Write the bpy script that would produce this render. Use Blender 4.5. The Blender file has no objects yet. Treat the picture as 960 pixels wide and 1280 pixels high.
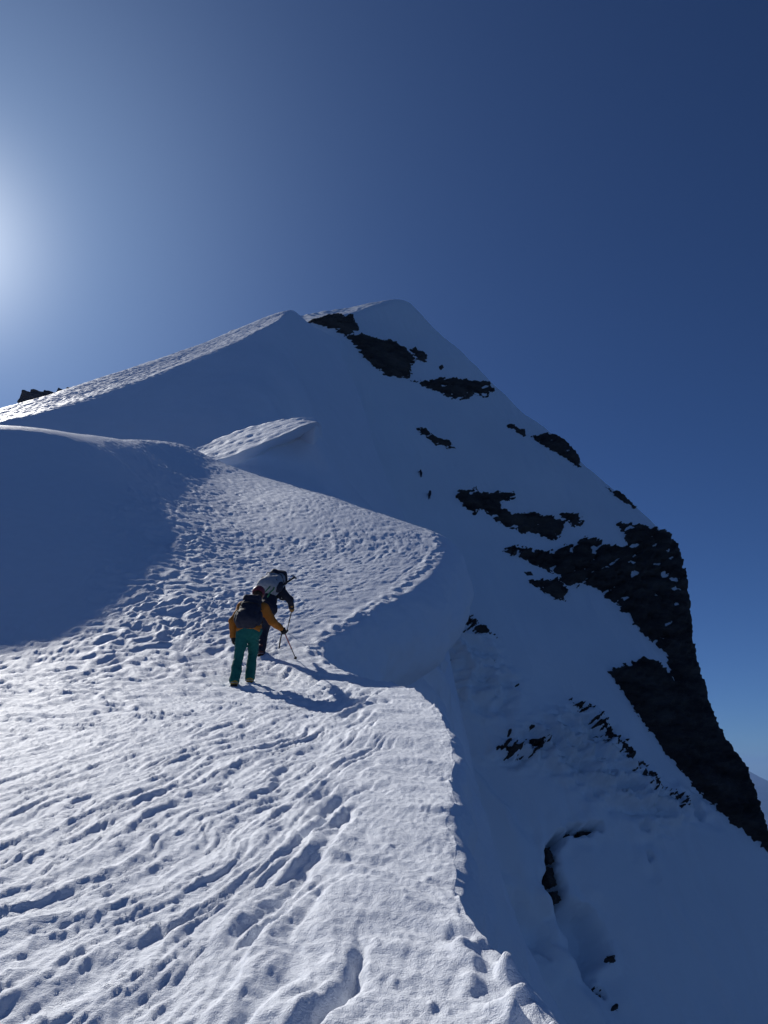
import bpy, math, random
import numpy as np
from mathutils import Vector

random.seed(7)
scene = bpy.context.scene
COL = scene.collection
R = math.radians

# ------------------------------------------------------------------ camera geometry
PITCH = R(19.0)
FPX = 931.0                      # focal length in pixels of the 960 x 1280 photograph
CP, SP = math.cos(PITCH), math.sin(PITCH)
SUN_EL, SUN_AZ = R(33.2), R(-36.9)      # azimuth clockwise from +Y (forward)
SUN = np.array([math.sin(SUN_AZ)*math.cos(SUN_EL), math.cos(SUN_AZ)*math.cos(SUN_EL), math.sin(SUN_EL)])

def ray(px, py):
    xd = (np.asarray(px, float)-480)/FPX
    yd = (640-np.asarray(py, float))/FPX
    return np.stack([xd, CP-yd*SP, SP+yd*CP], -1)

def at(px, py, Y):
    """the point Y metres ahead of the camera (horizontally) seen in that direction"""
    r = ray(px, py)
    return r*(np.asarray(Y, float)/r[..., 1])[..., None]

def to_px(P):
    P = np.asarray(P, float)
    d = P[..., 1]*CP+P[..., 2]*SP
    yc = -P[..., 1]*SP+P[..., 2]*CP
    return 480+FPX*P[..., 0]/d, 640-FPX*yc/d, d

# ------------------------------------------------------------------ noise
_rng = np.random.default_rng(11)
_perm = _rng.permutation(4096).astype(np.int64)
_ga = _rng.random(4096)*2*np.pi
_gx, _gy = np.cos(_ga), np.sin(_ga)
_g3 = _rng.normal(size=(4096, 3)); _g3 /= np.linalg.norm(_g3, axis=1)[:, None]

def noise2(x, y, seed=0):
    x = np.asarray(x, float); y = np.asarray(y, float)
    xi = np.floor(x).astype(np.int64); yi = np.floor(y).astype(np.int64)
    xf = x-xi; yf = y-yi
    u = xf*xf*xf*(xf*(xf*6-15)+10); v = yf*yf*yf*(yf*(yf*6-15)+10)
    def g(a, b, dx, dy):
        h = _perm[(_perm[(a+seed*131) & 4095]+b) & 4095]
        return _gx[h]*dx+_gy[h]*dy
    n00 = g(xi, yi, xf, yf); n10 = g(xi+1, yi, xf-1, yf)
    n01 = g(xi, yi+1, xf, yf-1); n11 = g(xi+1, yi+1, xf-1, yf-1)
    return 1.5*((n00*(1-u)+n10*u)*(1-v)+(n01*(1-u)+n11*u)*v)

def noise3(P, seed=0):
    P = np.asarray(P, float)
    I = np.floor(P).astype(np.int64); F = P-I
    U = F*F*F*(F*(F*6-15)+10)
    out = 0
    for dx in (0, 1):
        for dy in (0, 1):
            for dz in (0, 1):
                h = _perm[(_perm[(_perm[(I[..., 0]+dx+seed*131) & 4095]+I[..., 1]+dy) & 4095]+I[..., 2]+dz) & 4095]
                g = _g3[h]
                d = g[..., 0]*(F[..., 0]-dx)+g[..., 1]*(F[..., 1]-dy)+g[..., 2]*(F[..., 2]-dz)
                w = (U[..., 0] if dx else 1-U[..., 0])*(U[..., 1] if dy else 1-U[..., 1])*(U[..., 2] if dz else 1-U[..., 2])
                out = out+d*w
    return out*1.5

def fbm2(x, y, oct=4, seed=0, gain=.5, lac=2.03):
    s, a = 0, 1
    for k in range(oct):
        s = s+a*noise2(x, y, seed+k); x = x*lac+3.1; y = y*lac+1.7; a *= gain
    return s

def fbm3(P, oct=4, seed=0, gain=.5):
    s, a = 0, 1
    for k in range(oct):
        s = s+a*noise3(P, seed+k); P = P*2.03+1.3; a *= gain
    return s

def ridged(x, y, oct=4, seed=0, gain=.5):
    s, a = 0, 1
    for k in range(oct):
        s = s+a*(1-2*np.abs(noise2(x, y, seed+k))); x = x*2.07+4.1; y = y*2.07+2.7; a *= gain
    return s

def sstep(a, b, x):
    t = np.clip((np.asarray(x, float)-a)/(b-a), 0, 1)
    return t*t*(3-2*t)

# ------------------------------------------------------------------ thin plate spline
class TPS:
    def __init__(self, pts, vals, smooth=0.0):
        self.c = np.asarray(pts, float); v = np.asarray(vals, float)
        self.s = np.abs(self.c).max(); c = self.c/self.s
        n = len(c)
        K = self._k(c, c)+smooth*np.eye(n)
        Pm = np.hstack([np.ones((n, 1)), c])
        A = np.zeros((n+3, n+3)); A[:n, :n] = K; A[:n, n:] = Pm; A[n:, :n] = Pm.T
        b = np.zeros(n+3); b[:n] = v
        self.w = np.linalg.solve(A, b); self.cn = c
    @staticmethod
    def _k(a, b):
        d2 = ((a[:, None, :]-b[None, :, :])**2).sum(-1)
        return np.where(d2 > 0, .5*d2*np.log(np.maximum(d2, 1e-20)), 0)
    def __call__(self, x, y):
        x = np.asarray(x, float); sh = x.shape
        q = np.stack([x.ravel(), np.asarray(y, float).ravel()], 1)/self.s
        out = np.empty(len(q)); n = len(self.cn)
        for i in range(0, len(q), 40000):
            qq = q[i:i+40000]
            out[i:i+40000] = self._k(qq, self.cn)@self.w[:n]+self.w[n]+qq@self.w[n+1:]
        return out.reshape(sh)

# ------------------------------------------------------------------ mesh helpers
def mesh_from(name, V, F, mat=None, smooth=True):
    V = np.asarray(V, np.float32).reshape(-1, 3)
    me = bpy.data.meshes.new(name)
    F = np.asarray(F, np.int32)
    nf, k = F.shape
    me.vertices.add(len(V)); me.vertices.foreach_set('co', V.ravel())
    me.loops.add(nf*k); me.loops.foreach_set('vertex_index', F.ravel())
    me.polygons.add(nf)
    me.polygons.foreach_set('loop_start', np.arange(0, nf*k, k, dtype=np.int32))
    me.polygons.foreach_set('loop_total', np.full(nf, k, np.int32))
    me.update(calc_edges=True)
    me.polygons.foreach_set('use_smooth', np.full(nf, smooth, bool))
    me.validate()
    if mat: me.materials.append(mat)
    return me

def link(name, me, parent=None):
    o = bpy.data.objects.new(name, me); COL.objects.link(o)
    if parent is not None: o.parent = parent
    return o

def grid_faces(nr, nc, keep=None, flip=False):
    i, j = np.meshgrid(np.arange(nr-1), np.arange(nc-1), indexing='ij')
    a = (i*nc+j).ravel(); b = a+1; c = a+nc+1; d = a+nc
    F = np.stack([a, b, c, d] if not flip else [a, d, c, b], 1)
    if keep is not None:
        k = keep.ravel(); F = F[k[F].all(1)]
    return F

def compact(V, F):
    used = np.unique(F); m = -np.ones(len(V), np.int64); m[used] = np.arange(len(used))
    return V[used], m[F]

def struct(o, kind='structure'):
    o['kind'] = kind; return o

def tag(o, label, cat, group=None):
    o['label'] = label; o['category'] = cat
    if group: o['group'] = group
    return o

# ------------------------------------------------------------------ materials
def new_mat(name):
    m = bpy.data.materials.new(name); m.use_nodes = True
    nt = m.node_tree; b = nt.nodes['Principled BSDF']
    return m, nt, b

def nnode(nt, kind, **kw):
    n = nt.nodes.new(kind)
    for k, v in kw.items():
        if k in n.inputs: n.inputs[k].default_value = v
        else: setattr(n, k, v)
    return n

def snow_mat(name, s1, d1, s2, d2, col=(.82, .86, .93), rough=.6, var=.04, spec=.18):
    m, nt, b = new_mat(name)
    L = nt.links.new
    tc = nnode(nt, 'ShaderNodeTexCoord')
    n1 = nnode(nt, 'ShaderNodeTexNoise', Scale=s1, Detail=4.0, Roughness=.6)
    n2 = nnode(nt, 'ShaderNodeTexNoise', Scale=s2, Detail=3.0, Roughness=.6)
    n3 = nnode(nt, 'ShaderNodeTexNoise', Scale=s1*.13, Detail=3.0)
    for n in (n1, n2, n3): L(tc.outputs['Object'], n.inputs['Vector'])
    b1 = nnode(nt, 'ShaderNodeBump', Strength=1.0, Distance=d1)
    b2 = nnode(nt, 'ShaderNodeBump', Strength=1.0, Distance=d2)
    L(n1.outputs['Fac'], b1.inputs['Height']); L(n2.outputs['Fac'], b2.inputs['Height'])
    L(b1.outputs['Normal'], b2.inputs['Normal']); L(b2.outputs['Normal'], b.inputs['Normal'])
    mix = nnode(nt, 'ShaderNodeMix', data_type='RGBA')
    mix.inputs[6].default_value = (*[c*(1-var) for c in col], 1)
    mix.inputs[7].default_value = (*[min(.97, c*(1+var)) for c in col], 1)
    L(n3.outputs['Fac'], mix.inputs[0]); L(mix.outputs[2], b.inputs['Base Color'])
    b.inputs['Roughness'].default_value = rough
    b.inputs['Specular IOR Level'].default_value = spec
    return m

def rock_mat(name, col, s=1.0, d=.3):
    m, nt, b = new_mat(name); L = nt.links.new
    tc = nnode(nt, 'ShaderNodeTexCoord'); mp = nnode(nt, 'ShaderNodeMapping')
    mp.inputs['Rotation'].default_value = (.35, .6, .2); mp.inputs['Scale'].default_value = (1, 1, 3.2)
    L(tc.outputs['Object'], mp.inputs['Vector'])
    n1 = nnode(nt, 'ShaderNodeTexNoise', Scale=s, Detail=9.0, Roughness=.62, Distortion=.4)
    n2 = nnode(nt, 'ShaderNodeTexNoise', Scale=s*.35, Detail=5.0, Roughness=.6)
    for n in (n1, n2): L(mp.outputs['Vector'], n.inputs['Vector'])
    cr = nnode(nt, 'ShaderNodeValToRGB')
    cr.color_ramp.elements[0].position = .36; cr.color_ramp.elements[1].position = .68
    cr.color_ramp.elements[0].color = (*[c*.45 for c in col], 1); cr.color_ramp.elements[1].color = (col[0]*2.0, col[1]*1.9, col[2]*1.75, 1)
    L(n2.outputs['Fac'], cr.inputs['Fac']); L(cr.outputs['Color'], b.inputs['Base Color'])
    b1 = nnode(nt, 'ShaderNodeBump', Strength=1.0, Distance=d); b2 = nnode(nt, 'ShaderNodeBump', Strength=1.0, Distance=d*2)
    L(n1.outputs['Fac'], b1.inputs['Height']); L(n2.outputs['Fac'], b2.inputs['Height'])
    L(b1.outputs['Normal'], b2.inputs['Normal']); L(b2.outputs['Normal'], b.inputs['Normal'])
    b.inputs['Roughness'].default_value = .9; b.inputs['Specular IOR Level'].default_value = .2
    return m

def plain_mat(name, col, rough=.7, spec=.3, var=.25, scale=30, bump=.002, metal=0):
    m, nt, b = new_mat(name); L = nt.links.new
    tc = nnode(nt, 'ShaderNodeTexCoord'); n1 = nnode(nt, 'ShaderNodeTexNoise', Scale=float(scale), Detail=4.0)
    L(tc.outputs['Object'], n1.inputs['Vector'])
    mix = nnode(nt, 'ShaderNodeMix', data_type='RGBA')
    mix.inputs[6].default_value = (*[c*(1-var) for c in col], 1); mix.inputs[7].default_value = (*[min(1, c*(1+var)) for c in col], 1)
    L(n1.outputs['Fac'], mix.inputs[0]); L(mix.outputs[2], b.inputs['Base Color'])
    bp = nnode(nt, 'ShaderNodeBump', Strength=1.0, Distance=bump); L(n1.outputs['Fac'], bp.inputs['Height']); L(bp.outputs['Normal'], b.inputs['Normal'])
    b.inputs['Roughness'].default_value = rough; b.inputs['Specular IOR Level'].default_value = spec
    b.inputs['Metallic'].default_value = metal
    return m

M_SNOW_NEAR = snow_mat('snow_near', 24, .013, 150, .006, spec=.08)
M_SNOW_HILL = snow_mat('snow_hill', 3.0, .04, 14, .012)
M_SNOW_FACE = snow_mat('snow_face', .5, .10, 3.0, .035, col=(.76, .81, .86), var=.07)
M_ROCK = rock_mat('dark_rock', (.040, .036, .034), .45, .6)
M_ROCK_FAR = rock_mat('far_rock', (.022, .030, .045), .02, 8)
# ================================================================== SNOW RIDGE (near)
C1 = []          # control points (x, y, z)
def c1(px, py, Y): C1.append(tuple(at(px, py, Y)))
LIP = [(690, 1290, 3.07), (640, 1218, 3.45), (598, 1190, 3.75), (580, 1145, 4.05), (574, 1100, 4.4), (565, 1050, 5.0), (561, 1000, 5.75), (568, 950, 6.9),
       (566, 925, 7.6), (545, 888, 9.1), (522, 862, 10.4), (500, 855, 11.2), (455, 851, 12.0), (415, 838, 13.0), (393, 818, 14.2), (425, 788, 16), (470, 763, 18),
       (507, 738, 20.5), (534, 712, 22.5), (549, 695, 24), (554, 683, 25), (549, 671, 26.2)]
for p in LIP: c1(*p)
# the skyline of the crest and what falls away behind it
SKY1 = [(515, 652, 28.5), (480, 640, 31), (430, 624, 35), (380, 609, 39), (310, 587, 44.5), (240, 565, 50.5), (170, 547, 45), (110, 537, 36.5), (50, 532, 30.5), (0, 530, 27.8), (-150, 536, 24.5), (-350, 560, 20)]
_s = np.array(SKY1, float); _d = np.r_[0, np.cumsum(np.hypot(np.diff(_s[:, 0]), np.diff(_s[:, 1])))]
_t = np.linspace(0, _d[-1], 34)
def _smooth_curve(d, y, t):
    m = np.gradient(y, d); i = np.clip(np.searchsorted(d, t)-1, 0, len(d)-2); h = d[i+1]-d[i]; f = (t-d[i])/h
    return (2*f**3-3*f**2+1)*y[i]+(f**3-2*f**2+f)*h*m[i]+(-2*f**3+3*f**2)*y[i+1]+(f**3-f**2)*h*m[i+1]
SKYD = np.stack([_smooth_curve(_d, _s[:, k], _t) for k in range(3)], 1)
for px, py, Y in SKYD:
    c1(px, py, Y)
    q = at(px, py, Y); s_ = q[2]/q[1]
    for dy, dz in ((4, s_*4-1.0), (12, s_*12-6.0)):
        k = (Y+dy)/Y; C1.append((q[0]*k, q[1]*k, q[2]+dz))
# the lit slope: near part is close to a plane rising 14 degrees ahead
def near_plane(x, y): return -1.66+.252*y
for x, y in [(-.6, 3.2), (-1.5, 3.2), (-3, 3.2), (-5, 3.2), (-.6, 6), (-2.2, 6), (-4.5, 6), (-8, 6), (-.5, 9), (-2.2, 8.8), (-4.5, 9),
             (0, -2), (-3, -2), (-7, -2), (0, 0), (.6, 0), (.6, -2), (-3, 0), (-7, 0), (-12, -2), (-12, 3)]:
    C1.append((x, y, near_plane(x, y)+(-.05*max(0, -x-2))))
for p in [(300, 855, 11.2), (326, 818, 13.7), (150, 855, 11.2), (0, 860, 11.4), (-200, 880, 10.5), (250, 780, 15.8), (350, 770, 16.3), (150, 790, 15.0), (60, 818, 13.7),
          (410, 730, 20), (300, 720, 20.3), (450, 690, 25), (370, 660, 28), (270, 650, 30), (320, 620, 36.5), (285, 600, 41), (245, 600, 40.3), (245, 580, 45.5),
          # the shaded hump at the left
          (-150, 830, 12.2), (-10, 815, 13.6), (0, 740, 16.6), (0, 650, 20.9), (0, 585, 25.2), (60, 740, 16.4), (60, 650, 20.7), (60, 575, 26.6),
          (130, 700, 18.7), (130, 620, 24.0), (130, 565, 30.5), (190, 680, 22.4), (190, 600, 34), (190, 570, 41), (-200, 700, 16.0), (-200, 600, 19.5)]:
    c1(*p)
C1 = np.array(C1)
tps1 = TPS(C1[:, :2], C1[:, 2], 1e-3)

# far part of the spline, smoothed on a grid so that the crest runs in one clean line
G0x, G0y, GST = -48.0, 7.0, .3
_gx1 = G0x+GST*np.arange(215); _gy1 = G0y+GST*np.arange(260)
_A = tps1(*np.meshgrid(_gx1, _gy1, indexing='ij'))
def blur(A, sig):
    n = int(3*sig)+1; k = np.exp(-.5*(np.arange(-n, n+1)/sig)**2); k /= k.sum()
    for ax in (0, 1):
        pd = [(0, 0), (0, 0)]; pd[ax] = (n, n); B = np.pad(A, pd, mode='reflect', reflect_type='odd')
        A = sum(k[i]*np.take(B, np.arange(i, i+A.shape[ax]), axis=ax) for i in range(2*n+1))
    return A
_B = blur(_A, 5.0); _B = _B+(blur(_A-_B, 5.0))          # second pass restores the level
def cubic_sample(A, x, y):
    fx = np.clip((x-G0x)/GST, 1, A.shape[0]-3.001); fy = np.clip((y-G0y)/GST, 1, A.shape[1]-3.001)
    ix = fx.astype(int); iy = fy.astype(int); tx = fx-ix; ty = fy-iy
    w = lambda t: [(1-t)**3/6, (3*t**3-6*t*t+4)/6, (-3*t**3+3*t*t+3*t+1)/6, t**3/6]
    wx, wy = w(tx), w(ty); out = 0
    for i in range(4):
        for j in range(4): out = out+wx[i]*wy[j]*A[ix+i-1, iy+j-1]
    return out
def base_ridge(x, y):
    r = np.hypot(x, y); f = sstep(12, 17, r)*(1-.0*r)
    L = lip_dist(x, y)
    f = f*np.where(r < 27, sstep(.3, 3.0, L), 1)
    return tps1(x, y)*(1-f)+cubic_sample(_B, x, y)*f

# lip: azimuth as a function of range
_lp = np.array([at(*p) for p in LIP])
_lr = np.hypot(_lp[:, 0], _lp[:, 1]); _la = np.arctan2(_lp[:, 0], _lp[:, 1])
_lr = np.concatenate([[.2, 1.0, 2.0], _lr, [28.5, 31, 34, 40, 48, 58, 75]])
_la = np.concatenate([[1.6, .62, .33], _la, R(np.array(0)) + np.radians([3.9, 2.9, 1.2, -2.5, -8.5, -12.5, -16])])
_rr = np.geomspace(.2, 75, 1500)
_aa = np.interp(_rr, _lr, _la)
_k = np.exp(-.5*(np.arange(-20, 21)/5.0)**2); _k /= _k.sum()
_aa = np.convolve(np.pad(_aa, 20, mode='edge'), _k, 'valid')
def lip_az(r): return np.interp(r, _rr, _aa)

def lip_dist(x, y):
    """metres left of the lip (positive on the snow)"""
    r = np.hypot(x, y); return (lip_az(r)-np.arctan2(x, y))*r

CREST_DIR = np.array([math.sin(R(23)), math.cos(R(23))])
def z_ridge(x, y):
    x = np.asarray(x, float); y = np.asarray(y, float)
    z = base_ridge(x, y)
    r = np.hypot(x, y)
    L = lip_dist(x, y)
    # ---- wind-cut ripples: long furrows running forward and to the right
    wx = x+.16*noise2(x/1.1, y/1.1, 3)+.05*noise2(x/.35, y/.35, 4)
    wy = y+.25*noise2(x/1.3, y/1.3, 5)
    q = -wx*CREST_DIR[1]+wy*CREST_DIR[0]; p = wx*CREST_DIR[0]+wy*CREST_DIR[1]
    near = 1-sstep(11.5, 15.5, r)
    furrow = sstep(.75, 1.25, L)*(1-.7*sstep(1.7, 3.2, L))*(.75+.25*sstep(2, 4, r))
    def sharp(n): return 1-2.2*np.abs(n)                     # sharp crests, round troughs
    def saw(ph, k):                                          # steep on the side away from the sun, long gentle back
        f = ph-np.floor(ph)
        h = np.where(f < .34, .5-.5*np.cos(np.pi*f/.34), .5+.5*np.cos(np.pi*((f-.34)/.66)**.85))
        return h*k
    def train(lam, seed, kl=4.5, brk=1.0):
        w = .95*noise2(q/(2.6*lam), p/(kl*lam), seed)+.30*brk*noise2(q/(.9*lam), p/(kl*lam*.4), seed+1)+.10*noise2(q/(.3*lam), p/(lam*.5), seed+4)
        amp = .30+.70*sstep(-.4, .6, noise2(q/(1.6*lam)+9, p/(kl*lam*.7), seed+2))
        return saw(q/lam+w*1.25, amp)
    A = train(.33, 21, 8.0, .6); B = .2+.8*train(.16, 31, 9.0, .6); C2_ = train(.10, 37, 9.0, .6); C = train(.08, 41, 3.5)
    e = noise2(x/.05, y/.05, 24); e2 = noise2(q/.11, p/.2, 26)
    open_ = sstep(.5, 1.5, L)
    # upper part near the climbers: the furrows turn to lie across the slope
    q2 = .25*x+.97*y+.10*noise2(x/.8, y/.8, 27); 
    D = saw(q2/.30+.9*noise2(x/.7, y/.5, 28), sstep(-.4, .5, noise2(x/.8, y/.35, 29)))
    turn = sstep(8.2, 10.5, r)
    lumps = np.maximum(0, fbm2(x/.16, y/.16, 3, 15))
    rip = furrow*(1-turn)*(.034+.012*sstep(4, 6, r))*A+(.2+.8*open_)*(.025*(1-.4*turn)*B+.013*C2_+.012*C)+turn*open_*.050*D+open_*(.012*lumps+.007*e2)+.0045*e
    rip = rip*near
    # step between the furrowed slope and the smooth crest strip
    z = z-near*.13*sstep(.55, 1.35, L+.25*noise2(x/.6, y/.6, 31)+.28*(B-.3)*1.0+.30*(A-.4))*sstep(2.2, 5, r+2)
    # crest strip: soft swells across it
    strip = (1-sstep(.7, 1.3, L))*near
    sw = x*.55+y; sv = x-.3*y
    z = z+strip*(.030*noise2(sv/.8, sw/.40, 141)+.030*saw(sw/.36+.8*noise2(sv/.7, sw/.5, 142), sstep(-.2, .6, noise2(sv/.6, sw/.5, 143)))+.010*noise2(sv/.22, sw/.10, 144)+.0025*fbm2(x/.05, y/.045, 2, 145))
    # ---- upper slope: scalloped bumps, rows lying across the slope
    far = sstep(10.5, 14.5, r)
    wx2 = x+.3*noise2(x/1.2, y/1.2, 51); wy2 = y+.3*noise2(x/1.2, y/1.2, 52)
    u = wx2*.94+wy2*.34; v = -wx2*.34+wy2*.94
    calm = sstep(-.47, -.27, np.arctan2(x, y)+.05*noise2(x/2.5, y/2.5, 59))
    calm = np.maximum(calm, 1-sstep(12.0, 15.5, r+.35*x))*1.0        # the hump at the left is wind-smooth
    big = sharp(noise2(u/.75, v/.62, 53)); mid = sharp(noise2(u/.36, v/.26, 54)); sm = sharp(noise2(u/.19, v/.12, 55))
    rough = (.15+.85*calm)*(.45+.55*sstep(.2, 2.5, L))
    side = 1+.9*np.exp(-((np.arctan2(x, y)+.30)/.10)**2)            # deep trodden holes along the edge of the hump
    patch = .85+.5*sstep(-.4, .5, noise2(x/2.2, y/3.0, 156))
    z = z+far*rough*patch*((side-.35)*(.030*big+.030*mid)+.018*sm+.010*sharp(noise2(u/.5, v/.09, 157)))
    # ragged rim along the cornice edge
    z = z+far*(1-sstep(26, 30, r))*(.05*np.exp(-((L-.18)/.16)**2)*(.5+noise2(x/.25, y/.25, 56))-.018*np.exp(-((L-.62-.35*noise2(y/1.5, x, 57))/.08)**2)*sstep(-.3, .3, noise2(x/.6, y/.6, 155)))
    z = z+far*.05*(1-sstep(.0, .5, L))*noise2(x/.2, y/.2, 58)*(1-sstep(28, 30, r))
    z = z+rip
    # fine grain and loose crumbs
    z = z+near*(.0022*fbm2(x/.03, y/.03, 2, 61)+.006*np.maximum(0, noise2(x/.07, y/.06, 63)-.45)*3)
    # rime crumbs standing on the lip, in clusters
    clus = sstep(.0, .5, noise2(y/.55, x*0+3, 67))
    rim = np.exp(-(L/.09)**2)*near*clus
    z = z+rim*(.030*np.maximum(0, noise2(x/.06, y/.06, 65)+.1)+.07*np.maximum(0, noise2(x/.16, y/.16, 66)))
    z = z+.10*np.maximum(0, noise2(x/.13, y/.13, 68)+.15)*np.exp(-((L-.05)/.14)**2)*(1-sstep(3.5, 4.0, r))*sstep(2.2, 2.8, r)
    return z

NR, NC = 1050, 620
rs = np.geomspace(.5, 75, NR)
tv = np.linspace(0, 1, NC)
edge = lip_az(rs)
jit = .05*noise2(rs*1.3, rs*0, 73)+.035*noise2(rs*3.1, rs*0+5, 71)+.008*noise2(rs*8, rs*0+2, 72)*sstep(-.1, .4, noise2(rs*1.7, rs*0+9, 74))+.004*noise2(rs*23, rs*0+2, 75)
edge = edge+jit/np.maximum(rs, 1.5)*np.where(rs > 12, 1.4, 1)
AZ0 = R(-62)
az = AZ0+(edge[:, None]-AZ0)*(1-(1-tv[None, :])**1.12)
X = rs[:, None]*np.sin(az); Y = rs[:, None]*np.cos(az)
Z = z_ridge(X, Y)
V1 = np.stack([X, Y, Z], -1)

# ---- the lee side: a profile hung from the lip
prof_r = np.array([0, 4, 6, 9, 11, 13, 15, 18, 21, 25, 30, 45, 80.])
PR = {   # (out, down) pairs
 'near':  [(0, 0), (.05, -.04), (.10, -.16), (.12, -.40), (.22, -.85), (.46, -1.6), (.78, -2.7), (1.2, -4.4), (2.4, -10), (5, -26)],
 'notch': [(0, 0), (.05, -.05), (.12, -.2), (.25, -.5), (.5, -1.0), (.9, -1.8), (1.5, -3.0), (2.4, -5), (4.2, -11), (8, -26)],
 'corn':  [(0, 0), (.32, -.10), (.74, -.50), (1.0, -1.1), (1.06, -1.7), (.80, -2.3), (.10, -2.75), (-.6, -3.2), (.3, -6.5), (4, -22)],
 'mid':   [(0, 0), (.12, -.08), (.26, -.3), (.38, -.7), (.40, -1.15), (.28, -1.7), (.0, -2.2), (-.3, -2.8), (.6, -6), (4, -22)],
}
seq = ['near', 'near', 'near', 'near', 'notch', 'notch', 'notch', 'mid', 'corn', 'corn', 'corn', 'corn', 'corn']
PA = np.array([PR[s] for s in seq])                     # (13, 10, 2)
sel = slice(0, NR, 1)
rw = rs[sel]; B = V1[sel, -1, :]
def path_normal(r):
    h = .35+.02*r
    a0, a1 = lip_az(np.maximum(r-h, .2)), lip_az(r+h)
    t = np.stack([(r+h)*np.sin(a1)-(r-h)*np.sin(a0), (r+h)*np.cos(a1)-(r-h)*np.cos(a0)], -1)
    t /= np.linalg.norm(t, axis=1)[:, None]
    return np.stack([t[:, 1], -t[:, 0]], -1)
N1 = path_normal(rw)
kk = np.exp(-.5*(np.arange(-40, 41)/16.0)**2); kk /= kk.sum()
for c in (0, 1): N1[:, c] = np.convolve(np.pad(N1[:, c], 40, mode='edge'), kk, 'valid')
N1 /= np.linalg.norm(N1, axis=1)[:, None]
NW = 110
tw = np.linspace(0, 9, NW)**1.0
tw = 9*(np.linspace(0, 1, NW)**1.35)
prof = np.zeros((len(rw), NW, 2))
for c in (0, 1):
    rowk = np.stack([np.interp(rw, prof_r, PA[:, j, c]) for j in range(10)], 1)       # (rows, 10)
    i0 = np.clip(np.floor(tw).astype(int), 0, 8); f = tw-i0
    g = lambda j: rowk[:, np.clip(j, 0, 9)]
    p0, p1, p2, p3 = g(i0-1), g(i0), g(i0+1), g(i0+2)
    prof[:, :, c] = .5*(2*p1+(p2-p0)*f+(2*p0-5*p1+4*p2-p3)*f**2+(3*p1-p0-3*p2+p3)*f**3)
W = np.empty((len(rw), NW, 3))
wn = sstep(0, 1.2, tw)[None, :]
und = fbm2(rw[:, None]*.9, prof[:, :, 1]*.7, 3, 81)*.10*wn*np.minimum(1, rw[:, None]/6)+.018*wn*fbm2(rw[:, None]*5, prof[:, :, 1]*5, 3, 82)
# a wind hollow scooped out of the lee face close to the camera, rough broken snow lower down
hol = np.exp(-((rw[:, None]-4.6)/.55)**2)*np.exp(-((prof[:, :, 1]+1.15)/.55)**2)
und = und-.42*hol*sstep(-.2, .3, hol-.25+.2*noise2(rw[:, None]*2, prof[:, :, 1]*2, 84))
und = und+wn*sstep(-2.6, -4.5, prof[:, :, 1])*.5*(ridged(rw[:, None]*.5, prof[:, :, 1]*.35, 4, 83)-.7)*sstep(9, 14, rw)[:, None]
out = prof[:, :, 0]+und
ks = np.exp(-.5*(np.arange(-60, 61)/8.0)**2); ks /= ks.sum()
BS = np.stack([np.convolve(np.pad(B[:, c], 60, mode='edge'), ks, 'valid') for c in range(3)], 1)
fs = sstep(0, .9, tw)[None, :, None]
BB = B[:, None, :]*(1-fs)+BS[:, None, :]*fs
W[:, :, 0] = BB[:, :, 0]+N1[:, None, 0]*out
W[:, :, 1] = BB[:, :, 1]+N1[:, None, 1]*out
W[:, :, 2] = BB[:, :, 2]+prof[:, :, 1]
W[:, 0, :] = B
Va = V1.reshape(-1, 3)
Vb = W[:, 1:, :].reshape(-1, 3)
Fa = grid_faces(NR, NC, flip=True)
idx = np.concatenate([(np.arange(NR)*NC+NC-1)[:, None], NR*NC+np.arange(NR*(NW-1)).reshape(NR, NW-1)], 1)
fb = grid_faces(NR, NW, flip=True)
Fb = idx.ravel()[fb]
cv = np.array([[0, 0, float(z_ridge(np.array([0.]), np.array([.01]))[0])]])
snow_ridge = struct(link('snow_ridge', mesh_from('snow_ridge', np.concatenate([Va, Vb]), np.concatenate([Fa, Fb]), M_SNOW_NEAR)))

# ================================================================== SNOW HILL (second rise of the ridge)
C2 = []
def c2(px, py, Y): C2.append(tuple(at(px, py, Y*1.3)))
RIM_SKY = [(-160, 565, 68), (0, 512, 74), (90, 486, 81), (180, 456, 89), (270, 424, 97), (335, 397, 102), (357, 391, 104), (372, 394, 105), (386, 404, 107)]
for p in RIM_SKY: c2(*p)
for px, py, Y in RIM_SKY:                         # beyond the skyline it falls away
    q = at(px, py, Y*1.3)
    C2.append((q[0]-3, q[1]+8, q[2]+.5)); C2.append((q[0]-8, q[1]+25, q[2]-6))
EDGE = [(-160, 580, 58), (0, 526, 60.6), (50, 513.5, 62.8), (100, 501, 65.6), (150, 484, 69), (200, 467, 72), (250, 446, 76), (300, 425, 80), (338, 406, 84.5)]   # lower limit of the lit rim
for p in EDGE+[(50, 506, 70), (150, 472, 78), (250, 438, 86), (310, 411, 92)]: c2(*p)
tpsR = TPS(np.array(C2)[:, :2], np.array(C2)[:, 2], 2e-4)
C2 = []
CREASE = [(347, 399, 87), (358, 430, 85), (372, 465, 81), (384, 495, 77), (389, 520, 75), (380, 560, 72)]
for p in EDGE+CREASE+[(-160, 600, 53), (0, 548, 58), (100, 552, 56), (200, 560, 54.5), (200, 510, 63), (290, 520, 62), (300, 470, 71), (340, 450, 77), (350, 500, 70), (280, 570, 56), (350, 560, 64)]: c2(*p)
tpsF = TPS(np.array(C2)[:, :2], np.array(C2)[:, 2], 2e-4)
C2 = []
for p in CREASE+[(362, 392, 97), (386, 404, 107), (410, 440, 106), (430, 480, 103), (425, 530, 88), (450, 560, 92), (440, 620, 78), (480, 640, 85), (470, 530, 108), (500, 600, 108), (480, 480, 120), (410, 600, 68)]: c2(*p)
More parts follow.
